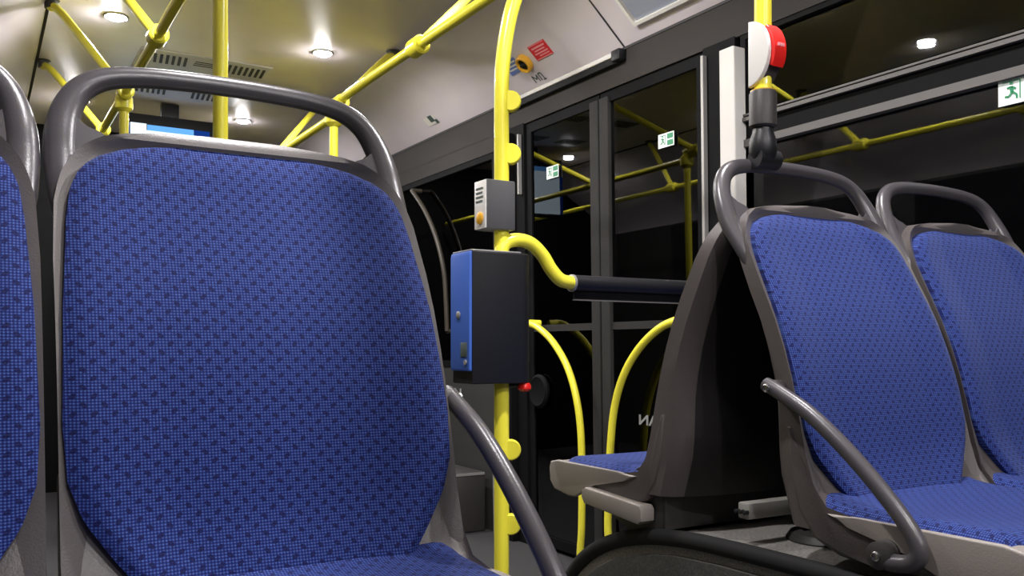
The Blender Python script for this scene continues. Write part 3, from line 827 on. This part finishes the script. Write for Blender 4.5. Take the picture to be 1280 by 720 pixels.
bm = bmesh.new(); lathe(bm, (0, 0, -.02), [(.012, 0), (.022, .008), (.027, .024), (.026, .045), (.021, .06), (.018, .075)], seg=24)
tube(bm, [(-.022, 0, -.010), (.035, 0, -.010)], .0195, seg=18); link('ball_clamp', bm, M_['blackplastic'], P4)
# stop button
sz0, sz1 = .508, .636
st = thing('stop_button', W(X4, Y4, sz0), 'white and red stop request button on the pole above the seat handle', 'stop button')
hh = sz1-sz0
def dprof(y0, bulge, z0, z1, n=14):
    pts = [(y0, z0), (y0, z1)]
    for k in range(1, n):
        a = math.pi/2-math.pi*k/n; pts.append((y0-bulge*math.cos(a), (z0+z1)/2+(z1-z0)/2*math.sin(a)))
    return pts
bm = bmesh.new(); prism(bm, dprof(.018, .052, 0, hh), -.022, -.012, 'X', bev=.002); link('white_cheek', bm, M_['white'], st)
bm = bmesh.new(); prism(bm, dprof(.018, .050, .0, hh), -.012, .020, 'X', bev=.003); link('body', bm, M_['shell_dark'], st)
bm = bmesh.new()
pts = []
for k in range(0, 11):
    a = math.radians(52-82*k/10); pts.append((.018-.060*math.cos(a), hh/2+hh*.51*math.sin(a)))
for k in range(10, -1, -1):
    a = math.radians(52-82*k/10); pts.append((.018-.045*math.cos(a), hh/2+hh*.42*math.sin(a)))
prism(bm, pts, -.0115, .019, 'X', bev=.002); link('red_cap', bm, M_['red'], st)
bm = bmesh.new()
for k in range(3): box(bm, -.006+.006*k, -.002+.006*k, .018-.0635, .018-.0605, hh/2+.004, hh/2+.010)
link('raised_mark', bm, M_['sticker_pink'], st, smooth=False)

# added dark bar standing in for a reflection in the glass left of the doors
bm = bmesh.new()
P = [up(onwall(x, y, .05)) for x, y in ((515, 238), (532, 265), (546, 300), (555, 340), (558, 385), (559, 414))]
tube(bm, P, .013, seg=12, sm=5); tube(bm, [P[-1], P[-1]+Vector((.06, 0, 0))], .013, seg=12)
tube(bm, [P[0], P[0]+Vector((.06, 0, 0))], .013, seg=12)
tag(link('reflection_bar', bm, mat('dull_reflection_bar', srgb(60, 54, 44), .5)), 'added dull curved bar standing in for a reflection in the window left of the doors', 'reflection bar')

lk = thing('floor_box', (2.10, 4.15, 0), 'low dark box with pale edge on the floor left of the doors', 'floor box')
bm = bmesh.new(); box(bm, -.10, .10, -.22, .45, 0, .30, .012); link('body', bm, M_['shell_dark'], lk)
bm = bmesh.new(); box(bm, -.104, -.098, -.222, -.214, .01, .29); box(bm, -.104, .09, -.224, -.218, .285, .297); link('edge_strip', bm, M_['alu'], lk)

# ground outside
bm = bmesh.new(); box(bm, -30, 30, -30, 30, -.42, -.36)
struct('ground_outside', bm, M_['ground'])

# ---------------------------------------------------------------- world, camera
w = bpy.data.worlds.new('World'); bpy.context.scene.world = w; w.use_nodes = True
w.node_tree.nodes['Background'].inputs[0].default_value = (.02, .025, .04, 1)
w.node_tree.nodes['Background'].inputs[1].default_value = .12
cam = bpy.data.cameras.new('Camera'); co = bpy.data.objects.new('Camera', cam); C.objects.link(co)
co.location = (0, 0, H0); co.rotation_euler = (math.radians(90), 0, -TH)
cam.sensor_fit = 'HORIZONTAL'; cam.sensor_width = 36; cam.lens = 36*1119/1280; cam.shift_y = 75/1280
cam.clip_start = .02
bpy.context.scene.camera = co
vs = bpy.context.scene.view_settings
vs.view_transform = 'Standard'; vs.look = 'None'; vs.gamma = 1; vs.use_curve_mapping = False
vs.exposure = 0.42
